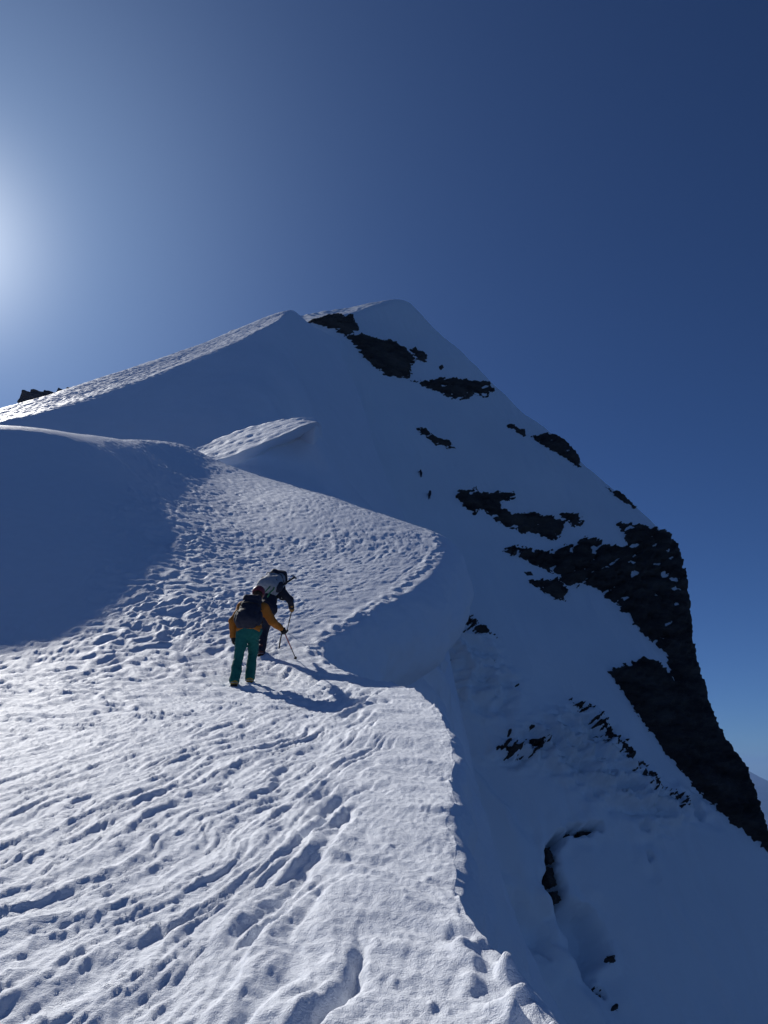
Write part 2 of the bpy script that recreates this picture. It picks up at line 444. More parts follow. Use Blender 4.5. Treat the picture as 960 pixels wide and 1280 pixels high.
tpsG = TPS(np.array(C2)[:, :2], np.array(C2)[:, 2], 2e-4)
def soft_min(a, b, k):
    h = np.clip(.5+.5*(b-a)/k, 0, 1); return b*(1-h)+a*h-k*h*(1-h)
def tps2(x, y): return soft_min(soft_min(tpsR(x, y), tpsF(x, y), .8), tpsG(x, y), .6)
gx = np.linspace(-91, 9, 480); gy = np.linspace(57, 168, 520)
GX, GY = np.meshgrid(gx, gy, indexing='ij')
GZ = tps2(GX, GY)
def hill_rough(x, y):
    u = x*.9+y*.4; v = -x*.4+y*.9
    return .09*(1-2*np.abs(noise2(u/1.5+.8*noise2(u/3, v/3, 93), v/.8, 91)))+.08*noise2(u/.6, v/.4, 92)+.04*noise2(u/.3, v/.22, 94)
gz_y = np.gradient(GZ, gy, axis=1); gz_x = np.gradient(GZ, gx, axis=0)
steep = .68*gz_y-.511*gz_x
GZ = GZ+.12*fbm2(GX/6, GY/6, 3, 95)+hill_rough(GX, GY)*(1-sstep(.40, .62, steep))
F2 = grid_faces(len(gx), len(gy))
snow_hill = struct(link('snow_hill', mesh_from('snow_hill', np.stack([GX, GY, GZ], -1), F2, M_SNOW_HILL)))

# ---- small shelf with its own cornice at the foot of the hill
nS = 170
ts = np.linspace(0, 1, nS)
def curve(pts, t):
    P = np.array([at(p[0], p[1], p[2]*1.12) for p in pts]); d = np.r_[0, np.cumsum(np.linalg.norm(np.diff(P, axis=0), axis=1))]; d /= d[-1]
    s = np.stack([np.interp(t, d, P[:, k]) for k in range(3)], 1)
    k = np.exp(-.5*(np.arange(-9, 10)/4.0)**2); k /= k.sum()
    return np.stack([np.convolve(np.pad(s[:, c], 9, mode='reflect', reflect_type='odd'), k, 'valid') for c in range(3)], 1)
back = curve([(215, 578, 58), (250, 558, 60), (300, 537, 61), (350, 525, 60), (378, 522, 58.5), (396, 523, 57.5), (401, 528, 62), (400, 540, 80)], ts)
front = curve([(215, 592, 53), (250, 579, 53.5), (283, 574, 53.5), (320, 558, 53.5), (352, 545, 54), (380, 532, 54.5), (396, 527, 55.5), (402, 532, 61), (402, 545, 80)], ts)
under = curve([(215, 600, 53.2), (250, 588, 53.8), (283, 584, 53.8), (320, 570, 54.4), (340, 559, 58.0), (362, 554, 60.0), (389, 539, 60.0), (404, 548, 63), (406, 570, 80)], ts)
foot = curve([(215, 640, 45), (250, 640, 45), (283, 640, 45), (320, 640, 45.5), (345, 640, 47), (375, 640, 49), (420, 640, 51), (450, 640, 58), (470, 640, 82)], ts)
hind = back+np.array([-.5, 4., -4.])
rows = []
for a, b_, n in ((hind, back, 8), (back, front, 34), (front, under, 12), (under, foot, 20)):
    for k in range(n):
        f = k/n; rows.append(a*(1-f)+b_*f)
rows.append(foot)
SV = np.stack(rows, 0)
top = np.zeros(len(rows)); top[:44] = 1; top[38:44] = .6
SV[:, :, 2] += hill_rough(SV[:, :, 0], SV[:, :, 1])*top[:, None]*.75
SV[:, :, 1] += .12*noise2(SV[:, :, 0]*1.1, SV[:, :, 2]*1.1, 97)
snow_shelf = struct(link('snow_shelf', mesh_from('snow_shelf', SV, grid_faces(SV.shape[0], nS), M_SNOW_HILL)))
# ================================================================== SUMMIT FACE, parametrised over its mean plane
PB3, PC3 = -5.22e-6/1.2, 1.062e-5/1.2
PA3 = 1/120/1.2-524*PB3-600*PC3      # 1/depth is linear over a plane
def face_pt(px, py):
    inv = PA3+PB3*np.asarray(px, float)+PC3*np.asarray(py, float)
    return ray(px, py)/inv[..., None]
O3 = face_pt(524, 600)
_a, _b = face_pt(900, 600)-O3, face_pt(524, 300)-O3
N3 = np.cross(_a, _b); N3 /= np.linalg.norm(N3)
if N3[1] > 0: N3 = -N3
E1 = np.cross(np.array([0, 0, 1.]), N3); E1 /= np.linalg.norm(E1)
if E1[0] < 0: E1 = -E1
E2 = np.cross(N3, E1)
if E2[2] < 0: E2 = -E2
def uv(px, py):
    d = face_pt(px, py)-O3
    return np.stack([d@E1, d@E2], -1)
def face_world(u, v, h): return O3+u[..., None]*E1+v[..., None]*E2+h[..., None]*N3

def resample(P, closed=False, step=1.0):
    P = np.asarray(P, float)
    if closed: P = np.vstack([P, P[:1]])
    d = np.r_[0, np.cumsum(np.linalg.norm(np.diff(P, axis=0), axis=1))]
    t = np.arange(0, d[-1], step)
    return np.stack([np.interp(t, d, P[:, k]) for k in (0, 1)], 1)

def poly_sd(poly, u, v):
    """signed distance, positive inside"""
    sh = u.shape; q = np.stack([u.ravel(), v.ravel()], 1)
    best = np.full(len(q), 1e9); inside = np.zeros(len(q), bool)
    n = len(poly)
    for i in range(n):
        a, b = poly[i], poly[(i+1) % n]
        ab = b-a; t = np.clip(((q-a)@ab)/(ab@ab+1e-12), 0, 1)
        best = np.minimum(best, ((q-a-t[:, None]*ab)**2).sum(1))
        c = ((a[1] > q[:, 1]) != (b[1] > q[:, 1])) & (q[:, 0] < (b[0]-a[0])*(q[:, 1]-a[1])/(b[1]-a[1]+1e-12)+a[0])
        inside ^= c
    return (np.sqrt(best)*np.where(inside, 1, -1)).reshape(sh)

def pix_poly(pts): 
    p = np.array(pts, float); return uv(p[:, 0], p[:, 1])

# outline of the whole mountain against the sky (its inside is below and left of it)
SKY3 = [(-300, 900), (250, 515), (340, 423), (388, 396), (420, 386), (455, 379), (495, 371), (512, 379), (545, 408), (580, 440), (620, 473), (660, 508), (700, 542), (728, 572), (760, 603), (793, 636),
        (828, 676), (842, 712), (848, 745), (856, 790), (868, 830), (882, 885), (900, 932), (920, 962), (925, 990), (932, 1010), (938, 1040), (950, 1075), (1000, 1130), (1150, 1280), (1400, 1700), (-300, 1700)]
SKYUV = pix_poly(SKY3)
# the sunlit cap: beyond this edge the face tips back toward the far side
_ea, _eb = uv(np.array([384., 494.]), np.array([405., 375.5]))
_et = (_eb-_ea)/np.linalg.norm(_eb-_ea); _eo = np.array([-_et[1], _et[0]])
SKYUV[1] = _ea-_et*45-_eo*50; SKYUV[2] = _ea-_et*9-_eo*6; SKYUV[3] = _ea-_et*1+_eo*20; SKYUV[4] = _ea+(_eb-_ea)*.35+_eo*22; SKYUV[5] = _ea+(_eb-_ea)*.7+_eo*15; SKYUV[6] = _eb+_eo*1.5
def cap_drop(u, v):
    s = (u-_ea[0])*_eo[0]+(v-_ea[1])*_eo[1]; k = .5
    return -math.tan(R(36))*k*np.log1p(np.exp(np.clip(s/k, -40, 60)))*np.where(s/k > 55, 0, 1)-np.where(s/k > 55, math.tan(R(36))*s, 0), s

SERAC = [pix_poly([(600, 945), (640, 915), (700, 885), (740, 890), (770, 930), (800, 965), (835, 990), (865, 995), (880, 1020), (845, 1035), (810, 1050), (790, 1030), (740, 1010), (690, 970), (640, 960)]),
         pix_poly([(540, 800), (570, 770), (600, 790), (650, 860), (640, 900), (600, 900), (570, 880), (540, 850)])]
CREV = [(pix_poly([(683, 1060), (697, 1040), (720, 1031), (754, 1032), (740, 1044), (708, 1049), (697, 1068), (702, 1095), (708, 1120), (700, 1132), (688, 1118), (684, 1100)]), 6.0, .6),
        (pix_poly([(698, 1118), (735, 1130), (758, 1158), (766, 1188), (755, 1212), (745, 1225), (768, 1258), (745, 1242), (722, 1212), (708, 1165), (692, 1132)]), 4.6, 1.5),
        (pix_poly([(602, 1106), (612, 1130), (610, 1165), (621, 1200), (644, 1214), (690, 1206), (706, 1180), (690, 1140), (650, 1115)]), 3.0, 3.2),
        (pix_poly([(858, 1000), (866, 1003), (877, 1022), (872, 1030), (862, 1018)]), 2.0, .6),
        (pix_poly([(802, 1068), (808, 1066), (812, 1080), (806, 1086)]), 1.2, .5),
        (pix_poly([(786, 1028), (800, 1030), (806, 1042), (794, 1044)]), 1.5, .6)]

SPUR = pix_poly([(480, 900), (560, 915), (592, 958), (636, 1010), (672, 1080), (690, 1132), (715, 1195), (742, 1246), (800, 1360), (300, 1500)])
def face_h(u, v):
    sd = poly_sd(SKYUV, u, v)
    # rounded shoulder: the sheet turns away from the viewer near and beyond the outline
    w = 2.6
    x = (.6-sd)/w
    h = -np.where(x > 0, 1.4*w*.5*np.where(x > 0, x, 0)**2/(1+.12*np.maximum(x, 0)), 0)
    cd, cs = cap_drop(u, v)
    h = h+cd+sstep(-.5, 1.5, cs)*(.10*(1-2*np.abs(noise2(u/1.6, v/3.0, 105)))+.05*noise2(u/.7, v/1.4, 106))
    h = h+.24*noise2(u/1.7+.3*v/14+.6*noise2(u/6, v/9, 109), v/16, 107)*(.3+sstep(-.2, .5, noise2(u/14, v/20, 110)))+.06*noise2(u/.6, v/2.5, 108)
    h = h+3.0*(1-sstep(-14, -4, cs))*noise2(u/45, v/60, 101)+.9*noise2(u/16, v/26, 102)+.22*noise2(u/5, v/9, 103)
    for k, P in enumerate(SERAC):
        m = sstep(-2.5, 4.5, poly_sd(P, u, v))
        h = h+m*(2.1*(ridged(u/6+.2*v/5, v/4.0, 5, 110+k, .6)-.8))*(1 if k == 0 else .6)
    h = h+1.5*sstep(-.5, 1.6, poly_sd(SPUR, u, v)+.8*noise2(u/4, v/4, 119))
    for P, dep, soft in CREV:
        s = poly_sd(P, u, v)+.55*fbm2(u/1.8, v/1.8, 3, 120)
        h = h-dep*sstep(-.1, soft, s)+.5*np.exp(-((s+1.2)/1.3)**2)*noise2(u/3, v/3, 121)
    return h

lo = uv(np.array([300, 300, 1010, 1010.]), np.array([360, 1330, 360, 1330.]))
NU, NV = 580, 720
us = np.linspace(-113, 72, NU); vs = np.linspace(-134, 104, NV)
UU, VV = np.meshgrid(us, vs, indexing='ij')
HH = face_h(UU, VV)
FW = face_world(UU, VV, HH)
fpx, fpy, fd = to_px(FW)
F3 = grid_faces(NU, NV)
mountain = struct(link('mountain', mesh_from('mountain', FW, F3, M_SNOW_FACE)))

# ------------------------------------------------------------------ rocks that break through the snow of the face
def face_rock(poly, label, lift=.7, rough=.55, seed=0, res=.3, inset=.0, patchy=.35, name='rock_outcrop', bias=0., slope=.9, cut=.55):
    P = pix_poly(poly)
    mg = 1.2
    u0, v0 = P.min(0)-mg; u1, v1 = P.max(0)+mg
    nu, nv = int((u1-u0)/res)+2, int((v1-v0)/res)+2
    u, v = np.meshgrid(np.linspace(u0, u1, nu), np.linspace(v0, v1, nv), indexing='ij')
    sd = poly_sd(P, u, v)
    a = .86*u+.5*v; b = -.5*u+.86*v
    sdn = sd-bias+cut*(1.5*fbm2(a/2.2, b/.55, 4, seed+7, .6)+.6*noise2(u/.5, v/.5, seed+9))
    base = np.clip(sdn*slope, -1.6, lift)
    st = b/.9+.5*noise2(a/3, b/2, seed+5); n = .45*(ridged(a/5, b/1.5, 4, seed, .55)-.6)+.30*((st-np.floor(st))-.5)+.5*noise2(a/3.2, b/2.2, seed+2)+.07*noise2(a/1.0, b/.5, seed+3)
    h = face_h(u, v)+base+n*rough*np.clip(sdn+.3, 0, 1)-.10
    if patchy:
        h = h-patchy*np.maximum(0, fbm2(a/4.5, b/1.4, 4, seed+20)-.10)*4.5*np.clip(sdn, 0, 1)*(sstep(-48, -18, v) if name == 'rock_cliff' else 1)
    keep = (sd > -1.0) & (sdn > -1.2)
    F = grid_faces(nu, nv, keep)
    Vv, F = compact(face_world(u, v, h).reshape(-1, 3), F)
    c = Vv.mean(0)
    o = link(name, mesh_from(name, Vv-c, F, M_ROCK)); o.location = c
    tag(o, label, 'rock outcrop', 'rock outcrops on the snow face')
    return o
face_rock([(383, 397), (400, 394), (418, 391), (440, 394), (449, 409), (444, 419), (430, 424), (418, 414), (405, 409), (394, 405)], 'dark rock at the notch between the snow hill and the summit', seed=200)
face_rock([(430, 425), (450, 421), (470, 427), (490, 429), (509, 435), (521, 447), (515, 456), (512, 470), (495, 473), (480, 470), (462, 458), (446, 443)], 'large rounded dark rock below the summit rim, left of the long flat band', seed=210, lift=1.1)
face_rock([(512, 434), (520, 432), (536, 443), (533, 450), (524, 447)], 'small dark rock just right of the large rounded rock under the summit', seed=220, lift=.9)
face_rock([(550, 454), (554, 452), (557, 456), (553, 459)], 'tiny round dark rock alone in snow above the long flat band', seed=225, lift=.9, res=.15, cut=.1)
face_rock([(514, 474), (540, 473), (550, 467), (575, 469), (600, 470), (615, 470), (621, 480), (615, 487), (598, 486), (585, 492), (565, 490), (548, 483), (530, 480)], 'long flat dark rock band under the summit reaching toward the right skyline', seed=230)
face_rock([(517, 535), (530, 535), (545, 545), (560, 548), (571, 555), (560, 557), (545, 553), (530, 545)], 'thin wavy dark rock in the open snow above the two distant climbers', seed=240, lift=1.0)
face_rock([(637, 522), (648, 524), (664, 534), (660, 537), (648, 531)], 'narrow sliver of rock up left of the skyline rock with a pointed end', seed=250, lift=.9)
face_rock([(666, 536), (690, 536), (712, 542), (726, 552), (731, 570), (725, 581), (708, 567), (690, 555)], 'dark jutting rock on the right skyline halfway down the ridge', seed=260, lift=1.0)
face_rock([(757, 606), (775, 615), (790, 627), (792, 637), (778, 627)], 'low rock edge on the right skyline just above the big cliff', seed=270, lift=.7)
face_rock([(569, 614), (585, 607), (610, 606), (648, 606), (649, 612), (634, 617), (632, 624), (642, 631), (670, 632), (690, 637), (711, 647), (706, 665), (695, 668), (680, 658), (660, 655), (640, 650), (620, 640), (606, 628), (598, 640), (584, 628)], 'forked dark rock band with drooping teeth in the middle of the face', seed=280, lift=.8)
face_rock([(704, 636), (720, 638), (733, 648), (730, 657), (717, 650)], 'small ragged rock just right of the forked band', seed=290, lift=.9)
face_rock([(658, 709), (668, 707), (672, 713), (662, 715)], 'tiny dark rock below the left tip of the big cliff', seed=295, lift=.8, res=.15, cut=.1)
face_rock([(664, 722), (682, 718), (704, 718), (712, 729), (711, 747), (698, 746), (680, 735)], 'wedge shaped dark rock under the left arm of the big cliff', seed=300, lift=1.0)
face_rock([(708, 880), (722, 884), (738, 894), (750, 908), (764, 924), (780, 942), (796, 962), (812, 980), (830, 994), (850, 1002), (846, 1010), (826, 1004), (806, 990), (788, 970), (770, 948), (752, 926), (738, 910), (722, 898)],
          'broken rib of dark rock poking through the snow below the cliff foot', lift=.5, rough=.7, seed=340, res=.17, cut=1.15, patchy=.5, bias=.30)
face_rock([(566, 772), (580, 772), (598, 786), (612, 802), (604, 806), (588, 796), (572, 786)], 'thin broken rock streak just right of the cornice wall', lift=.45, rough=.6, seed=345, res=.17, cut=1.0, patchy=.5, bias=.3)
face_rock([(618, 938), (632, 928), (650, 936), (668, 926), (688, 930), (670, 940), (652, 948), (634, 946)], 'ragged dark rock scraps in the hollow below the cornice', lift=.5, rough=.6, seed=350, res=.17, cut=1.0, patchy=.4, bias=.40)
cliff = face_rock([(632, 682), (655, 674), (690, 681), (720, 673), (738, 667), (760, 680), (784, 688), (780, 672), (770, 658), (800, 660), (832, 673), (845, 680), (880, 720), (900, 780), (925, 860), (960, 930), (985, 990), (1010, 1060), (1020, 1120),
                   (960, 1076), (905, 1032), (855, 976), (820, 932), (790, 893), (772, 868), (756, 845), (775, 832), (812, 824), (826, 834), (840, 850), (834, 815), (802, 790), (770, 752), (742, 727), (712, 727), (690, 703), (660, 692)],
                  'big dark rock cliff flecked with snow forming the right side of the peak', lift=1.3, rough=.9, seed=320, res=.3, patchy=.8, name='rock_cliff', cut=.55)
cliff['category'] = 'rock cliff'; del cliff['group']
# ================================================================== implicit surfaces (one smooth skin per part)
def cone(P, a, b, ra, rb):
    a = np.asarray(a, float); b = np.asarray(b, float); ab = b-a
    t = np.clip(((P-a)@ab)/(ab@ab+1e-12), 0, 1)
    return np.linalg.norm(P-a-t[..., None]*ab, axis=-1)-(ra+(rb-ra)*t)

def rbox(P, c, ax, half, r):
    """rounded box: ax = 3 unit axes (rows)"""
    q = np.abs((P-np.asarray(c, float))@np.asarray(ax, float).T)-(np.asarray(half, float)-r)
    return np.linalg.norm(np.maximum(q, 0), axis=-1)+np.minimum(q.max(-1), 0)-r

def ell(P, c, r):
    r = np.asarray(r, float); k = np.linalg.norm((P-np.asarray(c, float))/r, axis=-1)
    return (k-1)*r.min()

def smin(a, b, k):
    h = np.clip(.5+.5*(b-a)/k, 0, 1)
    return b*(1-h)+a*h-k*h*(1-h)

def surface(fn, lo, hi, res):
    lo = np.asarray(lo, float); hi = np.asarray(hi, float)
    n = np.maximum(4, np.ceil((hi-lo)/res).astype(int)+1)
    ax = [lo[k]+np.arange(n[k])*res for k in range(3)]
    G = np.stack(np.meshgrid(*ax, indexing='ij'), -1)
    D = fn(G)
    for k in range(3):                                          # close at the border
        s = [slice(None)]*3
        for e in (0, -1):
            s[k] = e; D[tuple(s)] = np.maximum(D[tuple(s)], 1e-3)
    ins = D < 0
    c = np.zeros(n-1, int); acc = np.zeros((*(n-1), 3)); cnt = np.zeros(n-1)
    def sub(A, d): return A[d[0]:n[0]-1+d[0], d[1]:n[1]-1+d[1], d[2]:n[2]-1+d[2]]
    corners = [(i, j, k) for i in (0, 1) for j in (0, 1) for k in (0, 1)]
    for d0 in corners:
        for k in range(3):
            if d0[k]: continue
            d1 = list(d0); d1[k] = 1
            a, b = sub(D, d0), sub(D, d1)
            x = (a < 0) != (b < 0)
            t = np.where(x, a/np.where(x, a-b, 1), 0)
            p = np.zeros((*a.shape, 3)); p[...] = d0; p[..., k] += t
            acc += np.where(x[..., None], p, 0); cnt += x
    act = cnt > 0
    vid = -np.ones(act.shape, int); vid[act] = np.arange(act.sum())
    I = np.argwhere(act)
    V = lo+(I+acc[act]/cnt[act][:, None])*res
    F = []
    for k in range(3):
        a = [slice(1, n[m]-1) for m in range(3)]; a[k] = slice(0, n[k]-1)
        b = list(a); b[k] = slice(1, n[k])
        A, B = ins[tuple(a)], ins[tuple(b)]
        e = np.argwhere(A != B)
        off = np.array([s.start for s in a]); e2 = e+off
        u, v = [(1, 2), (2, 0), (0, 1)][k]
        du = np.zeros(3, int); du[u] = 1; dv = np.zeros(3, int); dv[v] = 1
        q = np.stack([vid[tuple((e2-du-dv).T)], vid[tuple((e2-dv).T)], vid[tuple(e2.T)], vid[tuple((e2-du).T)]], 1)
        fl = ~A[tuple(e.T)]
        q[fl] = q[fl][:, ::-1]
        F.append(q)
    return V, np.concatenate(F)

def skin(name, fn, lo, hi, res, mat, parent=None, smooth=True):
    V, F = surface(fn, lo, hi, res)
    return link(name, mesh_from(name, V, F, mat, smooth), parent)

def tube(pts, rad, n=10):
    P = np.asarray(pts, float); rad = np.broadcast_to(np.asarray(rad, float), (len(P),))
    T = np.gradient(P, axis=0); T /= np.linalg.norm(T, axis=1)[:, None]
    ref = np.array([.3, .2, 1.]) if abs(T[0][2]) < .9 else np.array([1., .1, .2])
    V = []
    for p, t, r in zip(P, T, rad):
        a = np.cross(t, ref); a /= np.linalg.norm(a); b = np.cross(t, a)
        for k in range(n):
            w = 2*math.pi*k/n; V.append(p+r*(math.cos(w)*a+math.sin(w)*b))
    F = [(i*n+k, i*n+(k+1) % n, (i+1)*n+(k+1) % n, (i+1)*n+k) for i in range(len(P)-1) for k in range(n)]
    for base, p in ((0, P[0]), ((len(P)-1)*n, P[-1])):
        V.append(p); c = len(V)-1
        for k in range(n): F.append((base+k, base+(k+1) % n, c, c))
    return np.array(V), F

def join(parts):
    V, F, o = [], [], 0
    for v, f in parts:
        V.append(v); F.append(np.asarray(f)+o); o += len(v)
    return np.concatenate(V), np.concatenate(F)

def tri_ok(V, F):
    me_F = [tuple(dict.fromkeys(f)) for f in np.asarray(F).tolist()]
    return V, me_F

def link_poly(name, V, F, mat, parent=None, smooth=True):
    V, F = tri_ok(V, F)
    me = bpy.data.meshes.new(name); me.from_pydata([tuple(map(float, v)) for v in V], [], F); me.update()
    me.polygons.foreach_set('use_smooth', np.full(len(me.polygons), smooth, bool)); me.materials.append(mat)
    return link(name, me, parent)

def ground_hit(px, py, y0=4, y1=40):
    Ys = np.linspace(y0, y1, 4000); P = at(np.full(4000, px), np.full(4000, py), Ys)
    i = int(np.argmax(P[:, 2] < z_ridge(P[:, 0], P[:, 1])))
    return P[i]

def unit(v): v = np.asarray(v, float); return v/np.linalg.norm(v)

# ------------------------------------------------------------------ cloth and gear colours
M_SKIN = plain_mat('skin', (.42, .25, .18), .6, .3, .08, 60)
M_TEAL = plain_mat('teal_cloth', (.007, .095, .088), .8, .2, .15, 25, .004)
M_ORANGE = plain_mat('orange_cloth', (.36, .125, .018), .75, .2, .15, 25, .004)
M_MAROON = plain_mat('maroon_shell', (.15, .018, .035), .5, .4, .2, 40)
M_PACKDARK = plain_mat('dark_pack_cloth', (.022, .024, .040), .75, .25, .3, 40, .003)
M_GREY = plain_mat('grey_pack_cloth', (.30, .32, .35), .7, .25, .2, 14, .006)
M_NAVY = plain_mat('navy_cloth', (.020, .022, .038), .8, .2, .25, 25, .004)
M_BLACK = plain_mat('black_rubber', (.012, .012, .014), .7, .3, .3, 60)
M_YELLOW = plain_mat('yellow_boot', (.36, .24, .04), .6, .3, .2, 40)
M_BROWN = plain_mat('brown_boot', (.12, .045, .035), .6, .3, .25, 40)
M_TAN = plain_mat('tan_glove', (.40, .21, .06), .7, .25, .2, 50)
M_RED = plain_mat('red_pole', (.32, .03, .04), .4, .5, .1, 40)
M_STEEL = plain_mat('steel', (.35, .36, .38), .35, .5, .1, 60, .0005, 1.0)
M_GREEN = plain_mat('green_sling', (.06, .22, .10), .7, .2, .2, 60)
M_HAIR = plain_mat('brown_hair', (.05, .028, .015), .7, .3, .3, 120)
M_PALE = plain_mat('pale_strap', (.45, .45, .43), .7, .2, .2, 60)

def cloth_noise(P, amp, seed): return amp*1.2*(.6*fbm3(P*np.array([9., 9., 6.]), 3, seed)+.7*(.35-np.abs(noise3(P*np.array([7., 7., 15.]), seed+11))))

def make_person(label, S, mats, cat_group, lean_seed, res=.013, hatkind='helmet', detail=True):
    """S: joint dictionary in local metres, origin on the snow under the feet"""
    J = {k: np.asarray(v, float) for k, v in S.items()}
    def arm(P, s, f):
        return smin(cone(P, J['sh'+s], J['el'+s], .056*f, .046*f), cone(P, J['el'+s], J['wr'+s], .045*f, .034*f), .03)
    def leg(P, s, f, g=1):
        return smin(cone(P, J['hip'+s], J['kn'+s], .092*f, .064*f), cone(P, J['kn'+s], J['an'+s], .062*f, .046*f*g), .03)
    def trunk(P, f):
        d = smin(cone(P, J['pel'], J['wai'], .135*f, .13*f), cone(P, J['wai'], J['che'], .13*f, .15*f), .06)
        d = smin(d, cone(P, J['shL'], J['shR'], .075*f, .075*f), .10)
        return smin(d, cone(P, J['hipL'], J['hipR'], .11*f, .11*f), .06)
    hd = J['head']; up = unit(hd-J['neck']+np.array([0, 0, .10])); fw = unit(np.array([0, 1, -.35])-up*np.dot([0, 1, -.35], up)); rt = np.cross(fw, up)
    A = np.stack([rt, fw, up])
    def head(P):
        q = (P-hd)@A.T
        d = smin(ell(q, (0, -.01, .03), (.078, .096, .092)), ell(q, (0, .025, -.055), (.058, .068, .07)), .04)
        d = smin(d, cone(q, (0, .088, .01), (0, .108, -.025), .010, .017), .014)                   # nose
        for sx in (-1, 1):
            d = smin(d, ell(q, (sx*.08, -.01, -.01), (.014, .026, .034)), .008)                   # ears
            d = np.maximum(d, -(np.linalg.norm(q-np.array([sx*.032, .096, .012]), axis=-1)-.017)) # eye sockets
            d = smin(d, np.linalg.norm(q-np.array([sx*.032, .080, .012]), axis=-1)-.013, .004)    # eyeballs
        d = smin(d, cone(q, (-.022, .088, -.066), (.022, .088, -.066), .009, .009), .008)        # lips
        return d
    def body(P):
        d = trunk(P, .86)
        for s in 'LR':
            d = smin(d, arm(P, s, .82), .03); d = smin(d, leg(P, s, .82), .03)
            d = smin(d, cone(P, J['wr'+s], J['ha'+s], .028, .03), .02)
            d = smin(d, cone(P, J['an'+s]-np.array([0, .03, .03]), J['an'+s]+np.array([0, .13, -.05]), .036, .03), .03)
        d = smin(d, cone(P, J['che'], J['neck'], .08, .055), .05)
        d = smin(d, cone(P, J['neck'], hd, .054, .05), .03)
        return smin(d, head(P), .02)
    allp = np.array(list(J.values())); lo, hi = allp.min(0)-.24, allp.max(0)+.24
    root = skin('person', body, lo, hi, res, M_SKIN)
    tag(root, label, 'person', cat_group)
    def jacket(P):
        d = np.maximum(trunk(P, 1.0), -((P-J['pel'])@unit(J['che']-J['pel'])+.10))
        for s in 'LR': d = smin(d, arm(P, s, 1.28), .045)
        d = smin(d, cone(P, J['che'], J['neck'], .10, .075), .05)
        return d-.012+cloth_noise(P, .014, lean_seed)
    def trousers(P):
        d = np.maximum(trunk(P, .94), ((P-J['pel'])@unit(J['che']-J['pel'])-.06))
        for s in 'LR': d = smin(d, leg(P, s, 1.12, 1.5), .05)
        return d-.006+cloth_noise(P, .016, lean_seed+3)
    skin('jacket', jacket, lo, hi, res, mats['jacket'], root)
    skin('trousers', trousers, lo, hi, res, mats['trousers'], root)
    c = hd+up*.03
    if hatkind == 'helmet':
        def hat(P):
            q = (P-hd)@A.T
            d = ell(q, (0, -.012, .045), (.108, .128, .108))
            d = np.maximum(d, -(q[..., 2]+.02+.25*(q[..., 1]-.02)))
            d = np.maximum(d, -ell(q, (0, -.012, .03), (.092, .110, .098)))
            for xx in (-.05, 0, .05):
                d = np.maximum(d, -(cone(q, (xx, -.10, .09), (xx, .02, .165), .009, .009)))       # vents
            return smin(d, cone(q, (-.09, -.05, .0), (.09, -.05, .0), .004, .004), .01)
        h = skin('helmet', hat, hd-.2, hd+.2, .007, mats['hat'], root)
        def strap(P):
            q = (P-hd)@A.T
            return np.minimum(cone(q, (-.085, .0, .0), (-.03, .06, -.115), .006, .006), cone(q, (.085, .0, .0), (.03, .06, -.115), .006, .006))
        skin('chin_strap', strap, hd-.2, hd+.2, .006, M_BLACK, h)
    else:
        def hat(P):
            q = (P-hd)@A.T
            d = ell(q, (0, -.014, .04), (.092, .110, .102))
            return np.maximum(d, -(q[..., 2]+.0+.3*(q[..., 1]-.02)))+.003*fbm3(P*40, 2, 5)
        skin('knit_cap', hat, hd-.2, hd+.2, .007, mats['hat'], root)
    def hair(P):
        q = (P-hd)@A.T
        d = ell(q, (0, -.025, .005), (.084, .088, .085))
        return np.maximum(np.maximum(d, q[..., 1]-.02), q[..., 2]-.03)+.004*fbm3(P*50, 2, 9)
    skin('hair', hair, hd-.2, hd+.2, .008, M_HAIR, root)
    for s in 'LR':
        an = J['an'+s]; g = an[2]-.09
        def boot(P):
            d = smin(cone(P, an+np.array([0, -.005, .09]), an+np.array([0, -.02, -.03]), .050, .052), cone(P, an+np.array([0, -.03, -.035]), an+np.array([0, .15, -.052]), .050, .040), .04)
            return np.maximum(d, -(P[..., 2]-(an[2]-.075)))
        b = skin('boot', boot, an-.26, an+.28, .008, mats['boot'], root)
        b2 = an.copy()
        def sole(P):
            q = P-b2
            d = np.minimum(rbox(q, (0, -.03, -.085), np.eye(3), (.050, .055, .018), .012), rbox(q, (0, .10, -.085), np.eye(3), (.054, .095, .016), .014))
            return smin(d, rbox(q, (0, .03, -.082), np.eye(3), (.040, .08, .012), .01), .02)
        skin('sole', sole, an-.26, an+.28, .008, M_BLACK, b)
        parts = []
        for sx in (-1, 1):
            parts.append(tube([an+np.array([sx*.058, -.085, -.10]), an+np.array([sx*.050, .03, -.105]), an+np.array([sx*.058, .12, -.10]), an+np.array([sx*.03, .20, -.10])], .006, 6))
            for yy in (-.08, -.03, .07, .12, .18):
                parts.append(tube([an+np.array([sx*.056, yy, -.098]), an+np.array([sx*.058, yy, -.118]), an+np.array([sx*.060, yy+.004, -.138])], [.007, .005, .001], 5))
        parts.append(tube([an+np.array([-.062, -.07, -.05]), an+np.array([0, -.095, -.045]), an+np.array([.062, -.07, -.05])], .006, 6))
        V, F = join([(v, np.asarray([f if len(f) == 4 else (*f, f[-1]) for f in ff])) for v, ff in parts])
        link_poly('crampon', V, F, M_STEEL, b)
    return root, J

